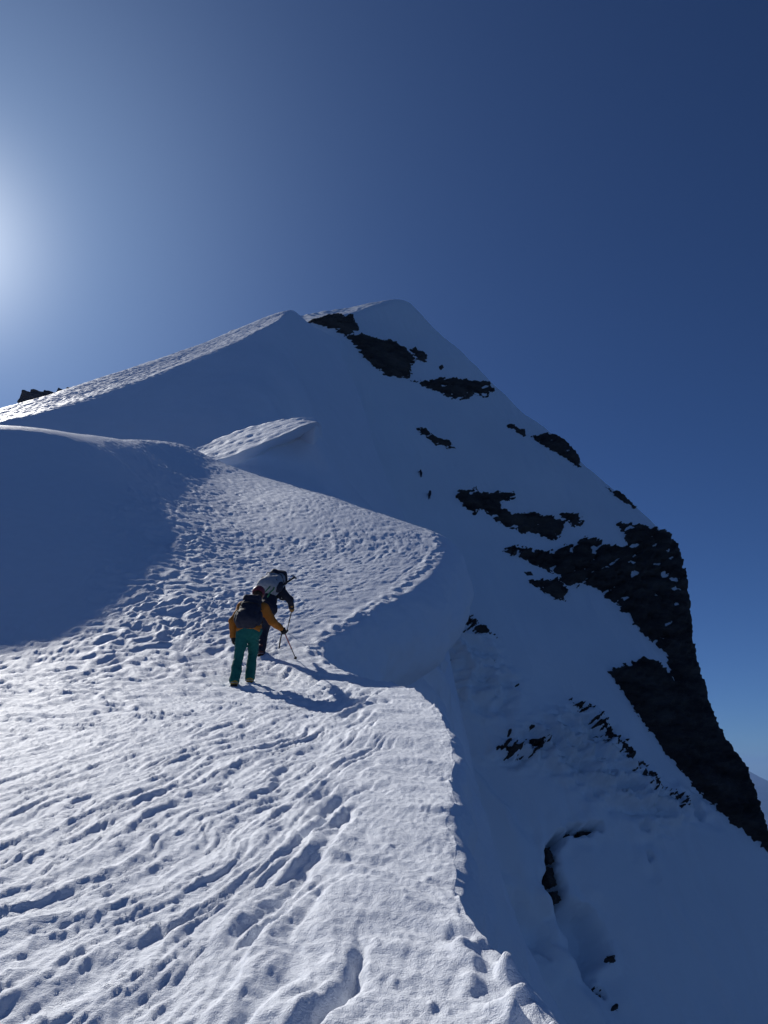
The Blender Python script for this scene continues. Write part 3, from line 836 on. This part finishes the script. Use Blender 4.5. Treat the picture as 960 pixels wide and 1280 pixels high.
def glove(J, s, mat, root, axis=None, grip=None):
    """palm, four bent fingers and a thumb; closed round a grip when an axis is given"""
    wr, ha = J['wr'+s], J['ha'+s]
    d = unit(ha-wr); sx = 1 if s == 'R' else -1
    if axis is None:
        ac = unit(np.array([0, 1., 0])-d*np.dot([0, 1., 0], d)); n = np.cross(d, ac)*sx*-1
        chains = []
        for i, (o, ln) in enumerate(((.036, .070), (.012, .080), (-.012, .074), (-.034, .058))):
            a = wr+d*.085+ac*o; b = a+d*ln*.5+n*.004; c = b+d*ln*.42+n*.022; chains.append((a, b, c))
        th = (wr+d*.03+ac*.036, wr+d*.06+ac*.062+n*.012, wr+d*.095+ac*.066+n*.026)
        pa, pb = wr+d*.02, wr+d*.085
        pw = ac
    else:
        ax = unit(axis); g = np.asarray(grip, float)
        back = unit((wr-g)-ax*np.dot(wr-g, ax)); side = np.cross(ax, back)*sx
        chains = []
        for o, sc in ((.036, 1.0), (.012, 1.06), (-.012, 1.0), (-.034, .88)):
            a = g+ax*o+back*.040; b = g+ax*o+side*.042*sc+back*.008; c = g+ax*o+side*.020-back*.036*sc; e = g+ax*o-side*.018-back*.034
            chains.append((a, b, c, e))
        th = (g+ax*.03+back*.042-side*.01, g+ax*.052-side*.036+back*.01, g+ax*.046-side*.010-back*.040)
        pa, pb = g+ax*.026+back*.046, g-ax*.026+back*.046
        pw = ax
    def f(P):
        d_ = smin(cone(P, pa+pw*.018, pb+pw*.012, .025, .022), cone(P, pa-pw*.018, pb-pw*.016, .025, .022), .02)
        d_ = smin(d_, cone(P, wr-d*.05, (pa+pb)/2, .047, .032), .03)
        for ch in chains:
            for k in range(len(ch)-1): d_ = smin(d_, cone(P, ch[k], ch[k+1], .0125-.0012*k, .0115-.0012*k), .004)
        for k in range(2): d_ = smin(d_, cone(P, th[k], th[k+1], .0155-.002*k, .0135-.002*k), .006)
        return d_
    c = (wr+ha)/2
    return skin('glove', f, c-.2, c+.2, .0055, mat, root)

def backpack(loc, label, c, axis, width, length, depth, mats, side=(1, 0, 0), res=.014, seed=1):
    u = unit(axis); r = unit(np.asarray(side, float)-u*np.dot(side, u)); n = np.cross(r, u)          # n points away from the back when it faces -y
    if n[1] > 0: n = -n
    A = np.stack([r, u, n]); c = np.asarray(c, float)
    def L(P): return (P-c)@A.T
    def bag(P):
        q = L(P); w = 1-.12*(q[..., 1]/length)
        d = rbox(q/w[..., None], (0, -.02*length, 0), np.eye(3), (width/2, length*.46, depth/2), .09)
        d = smin(d, ell(q, (0, -.2*length, depth*.2), (width*.48, length*.3, depth*.5)), .06)
        return d+cloth_noise(P, .016, seed)
    lo, hi = c-.5, c+.5
    root = skin('backpack', bag, lo, hi, res, mats['bag'])
    root.location = loc
    tag(root, label, 'backpack')
    def lid(P):
        q = L(P); return rbox(q, (0, length*.46, .0), np.eye(3), (width*.44, .075, depth*.50), .06)+cloth_noise(P, .012, seed+2)
    skin('lid', lid, lo, hi, res, mats['lid'], root)
    for sx in (-1, 1):
        def pocket(P, sx=sx):
            q = L(P); return ell(q, (sx*width*.5, -.16*length, 0), (.055, length*.24, depth*.34))+cloth_noise(P, .008, seed+4)
        skin('side_pocket', pocket, lo, hi, res, mats['pocket'], root)
    parts = []
    def W(x, y, z): return c+x*r+y*u+z*n
    for sx in (-1, 1):
        parts.append(tube([W(sx*width*.3, length*.42, -depth*.42), W(sx*width*.34, length*.42, -depth*.9), W(sx*width*.42, length*.18, -depth*1.25), W(sx*width*.5, -.1*length, -depth*.9), W(sx*width*.46, -.3*length, -depth*.4)], .022, 8))
    for yy in (.16, -.18):
        parts.append(tube([W(-width*.53, yy*length, 0), W(-width*.4, yy*length, depth*.56), W(0, yy*length, depth*.66), W(width*.4, yy*length, depth*.56), W(width*.53, yy*length, 0)], .008, 6))
    V, F = join([(v, np.asarray(ff)) for v, ff in parts])
    link_poly('shoulder_strap', V, F, mats['strap'], root)
    return root, W

def pole(label, top, tip, mats, up=.10):
    """collapsible walking pole from above the hand to the snow"""
    top = np.asarray(top, float); tip = np.asarray(tip, float); d = unit(tip-top); ln = np.linalg.norm(tip-top)
    loc = tip; o = lambda s: top+d*s-loc
    V, F = tube([o(.16), o(ln*.62)], .0105, 10)
    root = link_poly('trekking_pole', V, F, mats[0]); root.location = loc
    tag(root, label, 'trekking pole')
    V, F = tube([o(0), o(.02), o(.08), o(.16), o(.17)], [.014, .019, .016, .018, .012], 12); link_poly('grip', V, F, M_BLACK, root)
    V, F = tube([o(ln*.60), o(ln*.62), o(ln-.05)], [.013, .0085, .008], 10); link_poly('lower_shaft', V, F, mats[1], root)
    V, F = tube([o(ln-.06), o(ln+.03)], [.007, .003], 8); link_poly('tip', V, F, M_STEEL, root)
    V, F = tube([o(ln-.075), o(ln-.068), o(ln-.060)], [.010, .028, .010], 16); link_poly('basket', V, F, M_BLACK, root)
    return root, d

# ------------------------------------------------------------------ rear climber, orange jacket and teal trousers
F1 = ground_hit(293, 856, 8, 16)
F1[2] = z_ridge(F1[:1], F1[1:2])[0]
print('climber 1 at', F1)
K1 = np.linalg.norm(F1)/11.2
def rel(base, off): return np.asarray(off, float)*K1
def gz(base, dx, dy): return float(z_ridge(np.array([base[0]+dx]), np.array([base[1]+dy]))[0])-base[2]
dR = max(.04, gz(F1, .18, .24))
S1 = dict(anL=(0, 0, .105), knL=(.02, .09, .49), hipL=(.08, .05, .88), anR=(.19, .24, dR+.10), knR=(.21, .26, .58), hipR=(.25, .05, .89),
          pel=(.165, .06, .93), wai=(.165, .12, 1.06), che=(.17, .26, 1.22), neck=(.195, .36, 1.40), head=(.215, .44, 1.54),
          shL=(.00, .27, 1.30), elL=(-.115, .17, 1.05), wrL=(-.105, .20, .82), haL=(-.10, .22, .72),
          shR=(.34, .29, 1.29), elR=(.47, .40, 1.09), wrR=(.585, .58, 1.02), haR=(.64, .64, .97))
p1, J1 = make_person('climber in orange jacket and teal trousers with maroon helmet leaning on a pole', S1,
                     dict(jacket=M_ORANGE, trousers=M_TEAL, hat=M_MAROON, boot=M_YELLOW), 'climbers on the trail near the cornice', 300)
F1 = F1-np.array([0, 0, .035]); p1.location = F1; 
tip1 = ground_hit(370, 824, 9, 20)
g1 = F1+J1['haR']
d1 = unit(tip1-g1)
trek1, _ = pole('red and black trekking pole held out by the climber in orange', g1-d1*.07, tip1, (M_RED, M_BLACK))
glove(J1, 'R', M_BLACK, p1, -d1, J1['haR']); glove(J1, 'L', M_BLACK, p1)
V, F = tube([g1+np.array([-.01, -.02, .02])-tip1, g1+np.array([-.03, -.05, -.05])-tip1, g1+np.array([-.05, -.05, -.17])-tip1, g1+np.array([-.06, -.05, -.29])-tip1], .011, 8)
link_poly('wrist_strap', V, F, M_BLACK, trek1)
ax1 = unit(J1['neck']-J1['pel'])
bp1, _ = backpack(F1, 'dark backpack worn by the climber in the orange jacket', J1['che']+np.array([-.015, -.20, -.07]), ax1, .34, .57, .26,
                  dict(bag=M_PACKDARK, lid=M_PACKDARK, pocket=M_PACKDARK, strap=M_BLACK), seed=40)

# ------------------------------------------------------------------ front climber, dark clothes, grey pack
F2 = ground_hit(326, 819, 10, 20)
F2[2] = z_ridge(F2[:1], F2[1:2])[0]
print('climber 2 at', F2)
dL = max(.04, gz(F2, -.17, .30))
S2 = dict(anR=(0, 0, .105), knR=(.03, .15, .52), hipR=(.15, -.02, .89), anL=(-.15, .30, dL+.10), knL=(-.10, .28, .62), hipL=(-.03, -.01, .90),
          pel=(.07, -.02, .94), wai=(.08, .08, 1.06), che=(.06, .32, 1.23), neck=(.08, .50, 1.34), head=(.08, .62, 1.40),
          shL=(-.12, .36, 1.36), elL=(-.17, .52, 1.12), wrL=(-.06, .74, 1.02), haL=(-.04, .82, .98),
          shR=(.27, .36, 1.30), elR=(.43, .46, 1.17), wrR=(.455, .60, 1.05), haR=(.455, .66, 1.02))
p2, J2 = make_person('climber in dark clothes bent forward uphill under a big grey pack', S2,
                     dict(jacket=M_NAVY, trousers=M_NAVY, hat=M_MAROON, boot=M_BROWN), 'climbers on the trail near the cornice', 330, hatkind='cap')
F2 = F2-np.array([0, 0, .035]); p2.location = F2
tip2 = ground_hit(358.5, 790, 11, 24)
g2 = F2+J2['haR']; d2 = unit(tip2-g2)
pole('black trekking pole planted upright in front of the bent climber in dark clothes', g2-d2*.08, tip2, (M_BLACK, M_BLACK))
glove(J2, 'R', M_TAN, p2, -d2, J2['haR']); glove(J2, 'L', M_TAN, p2)
bp2, W2 = backpack(F2, 'large pale grey backpack on the back of the bent climber in dark clothes', J2['che']+np.array([.055, -.10, .20]), (.26, .60, .50), .38, .62, .30,
                   dict(bag=M_GREY, lid=M_PACKDARK, pocket=M_PACKDARK, strap=M_BLACK), seed=50)
parts = [tube([W2(.16, -.24, .08), W2(.19, -.33, .07), W2(.17, -.44, .05), W2(.18, -.56, .02)], .014, 8), tube([W2(.10, -.26, .10), W2(.11, -.38, .10), W2(.10, -.50, .08)], .012, 8)]
V, F = join([(v, np.asarray(ff)) for v, ff in parts]); link_poly('sling', V, F, M_GREEN, bp2)
V, F = tube([W2(.13, -.25, .12), W2(.145, -.36, .11), W2(.14, -.46, .09)], .009, 6); link_poly('loose_strap', V, F, M_PALE, bp2)
# ice axe strapped to the right side of the grey pack
a0, a1 = F2+W2(.20, -.20, .02), F2+W2(.30, .36, .02)
V, F = tube([a0-a1, (a1-a1)*0.0], .019, 8)
axe = link_poly('ice_axe', V, F, M_BLACK); axe.location = a1
tag(axe, 'dark ice axe strapped to the right side of the grey backpack', 'ice axe')
dax = unit(a1-a0); sd_ = unit(np.cross(dax, [0, 1, 0]))
V, F = tube([sd_*.09-dax*.03, sd_*.05+dax*.005, np.zeros(3), -sd_*.03, -sd_*.05], [.004, .014, .022, .020, .022], 8); link_poly('axe_head', V, F, M_STEEL, axe)
V, F = tube([a0-a1-dax*.06, a0-a1], [.003, .010], 8); link_poly('spike', V, F, M_STEEL, axe)

# ------------------------------------------------------------------ two far climbers on the summit face
def far_climber(px, py, label, arm, seed, lean):
    q = uv(np.array([px]), np.array([py])); p = face_world(q[:, 0], q[:, 1], face_h(q[:, 0], q[:, 1]))[0]
    k = 1.0
    S = dict(hipL=(-.10, 0, .92), knL=(-.12, .14, .5), anL=(-.11, .02, .1), hipR=(.10, 0, .92), knR=(.12, .28, .66), anR=(.10, .28, .32),
             pel=(0, 0, .95), wai=(lean*.3, .06, 1.1), che=(lean, .16, 1.34), neck=(lean, .22, 1.54), head=(lean, .26, 1.66),
             shL=(lean-.19, .16, 1.44), shR=(lean+.19, .16, 1.44))
    S.update(arm)
    J = {a: np.asarray(b, float) for a, b in S.items()}
    def limbs(P, f, which):
        d = 1e3
        if 'leg' in which:
            for s in 'LR': d = np.minimum(d, smin(cone(P, J['hip'+s], J['kn'+s], .10*f, .075*f), cone(P, J['kn'+s], J['an'+s], .075*f, .06*f), .03))
            d = smin(d, cone(P, J['hipL'], J['hipR'], .12*f, .12*f), .05)
        if 'arm' in which:
            t = smin(cone(P, J['pel'], J['che'], .15*f, .17*f), cone(P, J['shL'], J['shR'], .08*f, .08*f), .08)
            for s in 'LR': t = smin(t, smin(cone(P, J['sh'+s], J['el'+s], .07*f, .055*f), cone(P, J['el'+s], J['ha'+s], .055*f, .04*f), .03), .03)
            d = smin(d, t, .05) if 'leg' in which else t
        return d
    lo, hi = np.array([-.9, -.5, -.1]), np.array([.9, .9, 2.0])
    def body(P): return smin(smin(limbs(P, .85, ('leg', 'arm')), cone(P, J['che'], J['head'], .07, .07), .05), ell(P, J['head'], (.085, .10, .115)), .03)
    r = skin('person', body, lo, hi, .03, M_SKIN); r.location = p
    tag(r, label, 'person', 'climbers far up on the summit face')
    skin('jacket', lambda P: limbs(P, 1.1, ('arm',)), lo, hi, .03, M_NAVY, r)
    skin('trousers', lambda P: limbs(P, 1.1, ('leg',)), lo, hi, .03, M_NAVY, r)
    skin('knit_cap', lambda P: np.maximum(ell(P, J['head']+np.array([0, -.01, .02]), (.10, .12, .12)), J['head'][2]-.05-P[..., 2]), lo, hi, .025, M_NAVY, r)
    return r, p, J
fa, pa_, Ja = far_climber(526.5, 597.5, 'upper of the two tiny climbers on the far face, arm stretched left', dict(elL=(-.40, .22, 1.38), haL=(-.66, .30, 1.36), elR=(.24, .30, 1.2), haR=(.12, .46, 1.1)), 1, -.12)
fb_, pb_, Jb = far_climber(537.5, 623.5, 'lower of the two tiny climbers on the far face, carrying a bulky pack', dict(elL=(-.26, .26, 1.2), haL=(-.16, .44, 1.12), elR=(.34, .28, 1.22), haR=(.30, .46, 1.1)), 2, .12)
for p_, J_, lab, k in ((pa_, Ja, 'small dark backpack on the upper tiny climber on the far face', .8), (pb_, Jb, 'bulky dark backpack on the lower tiny climber on the far face', 1.15)):
    c_ = J_['che']+np.array([.03, -.26, .05])
    o = skin('backpack', lambda P: rbox(P, c_, np.eye(3), (.20*k, .15*k, .32*k), .08), c_-.6, c_+.6, .03, M_PACKDARK); o.location = p_
    tag(o, lab, 'backpack')
    skin('lid', lambda P: rbox(P, c_+np.array([0, 0, .34*k]), np.eye(3), (.18*k, .14*k, .06), .05), c_-.6, c_+.6, .03, M_PACKDARK, o)

# ------------------------------------------------------------------ dark rocks behind the left skyline of the snow hill
def skyline_rock(boxes, Y, label, seed, res=.09):
    c = at(boxes[0][0], boxes[0][1], Y)
    def f(P):
        W = P+c; d = 1e3
        for px, py, w, h, tilt in boxes:
            q = at(px, py, Y)-c
            A = np.array([[math.cos(tilt), 0, math.sin(tilt)], [0, 1, 0], [-math.sin(tilt), 0, math.cos(tilt)]])
            d = smin(d, rbox(P, q, A, (w/2, w*.35+.5, h/2), .12), .15) if not np.isscalar(d) else rbox(P, q, A, (w/2, w*.35+.5, h/2), .12)
        return d+.16*fbm3(P*.9, 3, seed)+.08*np.abs(noise3(P*2.4, seed+4))
    ext = np.array([5.5, 3.2, 4.5])
    o = skin('rock_outcrop', f, -ext, ext, res, M_ROCK_SKY, None, False); o.location = c
    tag(o, label, 'rock outcrop'); return o
M_ROCK_SKY = rock_mat('grey_rock', (.055, .055, .062), .8, .2)
YR = 108
skyline_rock([(48, 505.5, 4.4, 2.2, -.2), (57, 502.5, 4.0, 2.0, -.2), (66, 499.5, 2.6, 1.8, -.25), (36, 511, 2.2, 1.4, -.4)], YR, 'dark rock standing against the bright sky on the far left skyline', 500)
skyline_rock([(84, 496, 2.6, 1.1, -.35), (93, 492, 2.0, .9, -.3)], YR, 'low sloping grey rock just right of the dark skyline rock at far left', 510)
# ------------------------------------------------------------------ stones in the broken snow of the lower face
def stones(pts, label, group, seed):
    rg = random.Random(seed)
    for i, (px, py, w, h, t) in enumerate(pts):
        g = .7+.9*rg.random(); w *= g; h *= g*(.7+.5*rg.random()); px += rg.uniform(-3, 3); py += rg.uniform(-2.5, 2.5); t += rg.uniform(-.3, .3)
        ct, st = math.cos(t), math.sin(t); P = []
        for k in range(9):
            a = 2*math.pi*k/9; rr = .45+1.0*rg.random()
            x, y = w*rr*math.cos(a), h*rr*math.sin(a); P.append((px+x*ct-y*st, py+x*st+y*ct))
        o = face_rock(P, label, lift=.45, rough=.6, seed=seed+i*3, res=.16, cut=.22, name='stone')
        o['category'] = 'stone'; o['group'] = group
stones([(724, 890, 2.6, 1.6, .6), (758, 922, 2.4, 1.6, 1.0), (741, 925, 2.0, 1.2, .8), (803, 985, 3.0, 1.6, .9), (770, 960, 1.8, 1.2, .9), (838, 1000, 2.4, 1.8, 1.2)],
       'small dark stone near the broken rock rib left of the cliff foot', 'stones near the broken rock rib', 600)
stones([(634, 918, 1.4, 5.5, .35), (663, 915, 1.6, 2.0, .6)], 'small upright dark stone above the ragged scraps below the cornice', 'stones in the hollow below the cornice', 660)
stones([(551, 822, 3, 1.4, .6), (562, 828, 2.2, 1.2, .7), (613, 832, 1.8, 1.2, .8), (622, 856, 1.6, 2.6, .4), (640, 862, 2.2, 1.6, .4)],
       'small dark stone in the rough slope right under the cornice wall', 'stones under the cornice wall', 700)
def crevasse_rock(px, py, w, h, seed, sink):
    q = uv(np.array([px]), np.array([py])); c = face_world(q[:, 0], q[:, 1], face_h(q[:, 0], q[:, 1])*0+sink)[0]
    k = .105
    def f(P):
        d = rbox(P, (0, 0, 0), np.stack([E1, N3, E2]), (w*k, .9, h*k), .12)
        return d+.22*fbm3(P*1.5, 3, seed)+.10*np.abs(noise3(P*4, seed+2))
    e = np.array([w*k+1.2, 1.6, h*k+1.4])
    o = skin('stone', f, -e, e, .07, M_ROCK, None, False); o.location = c
    tag(o, 'dark rock showing inside the open crevasse on the lower slope', 'stone', 'rocks inside the crevasse')
for i, q in enumerate(((689, 1066, 4, 9, -1.3), (692, 1092, 5, 10, -1.5), (697, 1118, 5, 6, -1.2), (738, 1038, 10, 3, -1.9), (714, 1042, 4, 3, -2.0))): crevasse_rock(q[0], q[1], q[2], q[3], 740+i*5, q[4])
stones([(764, 1196, 5, 3.5, .4), (766, 1256, 4, 4, .8), (748, 1240, 3, 6, -.55)],
       'dark stone beside the hollow near the bottom right of the slope', 'stones beside the lower hollow', 770)
# ================================================================== FAR COUNTRY, AIR, SKY, LIGHT, CAMERA
nr_, na_ = 260, 420
rf = np.geomspace(260, 14000, nr_); af = np.radians(np.linspace(-180, 180, na_))
RF, AF = np.meshgrid(rf, af, indexing='ij')
XF, YF = RF*np.sin(AF), RF*np.cos(AF)
zf = -1500+620*ridged(XF/2600, YF/2600, 6, 401, .5)+260*noise2(XF/5000, YF/5000, 404)
zf = np.minimum(zf, -600)
def massif(az, rng, wa, wr, top):
    d = np.exp(-((np.degrees(AF)-az)/wa)**2-((RF-rng)/wr)**2)
    n = ridged(XF/900+rng, YF/900, 5, 407, .5)
    return -1500+(top+1500)*d*(1+.10*(n-.9))
for q in ((34, 12000, 9, 1300, 30), (28.3, 11600, 1.5, 900, 45), (24, 12500, 6, 1300, -40), (45, 11000, 9, 1300, -60), (-40, 12500, 20, 1500, -100), (5, 13000, 20, 1500, -150),
          (29, 7000, 6, 900, -230), (40, 7500, 6, 900, -200), (27.0, 3600, 4, 520, -215), (33, 3000, 5, 420, -230)):
    zf = np.maximum(zf, massif(*q))
mountains = struct(link('mountains', mesh_from('mountains', np.stack([XF, YF, zf], -1), grid_faces(nr_, na_), M_ROCK_FAR)))

# air: one even volume round everything
def box_mesh(x0, x1, y0, y1, z0, z1):
    V = [(x, y, z) for x in (x0, x1) for y in (y0, y1) for z in (z0, z1)]
    return V, [(0, 1, 3, 2), (4, 6, 7, 5), (0, 4, 5, 1), (2, 3, 7, 6), (0, 2, 6, 4), (1, 5, 7, 3)]
m, hnt, hb = new_mat('air'); hnt.nodes.remove(hb)
pv = hnt.nodes.new('ShaderNodeVolumePrincipled'); pv.inputs['Density'].default_value = 7e-5; pv.inputs['Color'].default_value = (.30, .52, 1, 1); pv.inputs['Anisotropy'].default_value = .0
hnt.links.new(pv.outputs[0], hnt.nodes['Material Output'].inputs['Volume'])
haze = struct(link('haze', mesh_from('haze', *box_mesh(-15000, 15000, -15000, 15000, float(zf.min())-1, 175), m, smooth=False)), 'stuff')

# sky
SKY_STR, SKY_TINT = .056, (.53, .75, 1.08)
AUREOLE = [(220, (.60, .60, .56)), (26, (.16, .21, .26)), (9, (.05, .078, .12)), (3, (.012, .016, .028))]
world = bpy.data.worlds.new('World'); scene.world = world; world.use_nodes = True
nt = world.node_tree; L = nt.links.new
bg = nt.nodes['Background']
sky = nt.nodes.new('ShaderNodeTexSky'); sky.sky_type = 'NISHITA'; sky.sun_disc = False
sky.sun_elevation = SUN_EL; sky.sun_rotation = SUN_AZ
sky.altitude = 3800; sky.air_density = 1.0; sky.dust_density = .3; sky.ozone_density = 4.0
def wn(kind, **kw): return nnode(nt, kind, **kw)
tc = wn('ShaderNodeTexCoord')
dot = wn('ShaderNodeVectorMath', operation='DOT_PRODUCT'); L(tc.outputs['Generated'], dot.inputs[0]); dot.inputs[1].default_value = tuple(SUN)
pos = wn('ShaderNodeMath', operation='MAXIMUM'); L(dot.outputs['Value'], pos.inputs[0]); pos.inputs[1].default_value = 0
tint = wn('ShaderNodeMix', data_type='RGBA', blend_type='MULTIPLY'); tint.inputs[0].default_value = 1
L(sky.outputs['Color'], tint.inputs[6]); tint.inputs[7].default_value = (*SKY_TINT, 1)
cur = tint.outputs[2]
# bright halo of scattered light round the sun
for n, c in AUREOLE:
    pw = wn('ShaderNodeMath', operation='POWER'); L(pos.outputs[0], pw.inputs[0]); pw.inputs[1].default_value = n
    sc_ = wn('ShaderNodeVectorMath', operation='SCALE'); sc_.inputs[0].default_value = [x/SKY_STR for x in c]; L(pw.outputs[0], sc_.inputs['Scale'])
    ad = wn('ShaderNodeVectorMath', operation='ADD'); L(cur, ad.inputs[0]); L(sc_.outputs[0], ad.inputs[1]); cur = ad.outputs[0]
L(cur, bg.inputs['Color']); bg.inputs['Strength'].default_value = SKY_STR

sun = bpy.data.lights.new('sun', 'SUN'); sun.energy = 5.0; sun.angle = R(.53); sun.color = (1.0, .965, .91)
so = bpy.data.objects.new('sun', sun); COL.objects.link(so)
so.rotation_euler = Vector(SUN).to_track_quat('Z', 'Y').to_euler()

cam = bpy.data.cameras.new('camera'); co = bpy.data.objects.new('camera', cam); COL.objects.link(co)
cam.sensor_fit = 'AUTO'; cam.sensor_width = 36; cam.lens = 36*FPX/1280
cam.clip_start = .05; cam.clip_end = 60000
co.rotation_euler = (R(90)+PITCH, 0, 0)
scene.camera = co
scene.view_settings.view_transform = 'Standard'; scene.view_settings.look = 'None'
scene.view_settings.exposure = -0.15; scene.view_settings.gamma = 1
scene.render.resolution_x = 768; scene.render.resolution_y = 1024
scene.cycles.max_bounces = 6; scene.cycles.diffuse_bounces = 4; scene.cycles.glossy_bounces = 2
scene.cycles.use_denoising = True
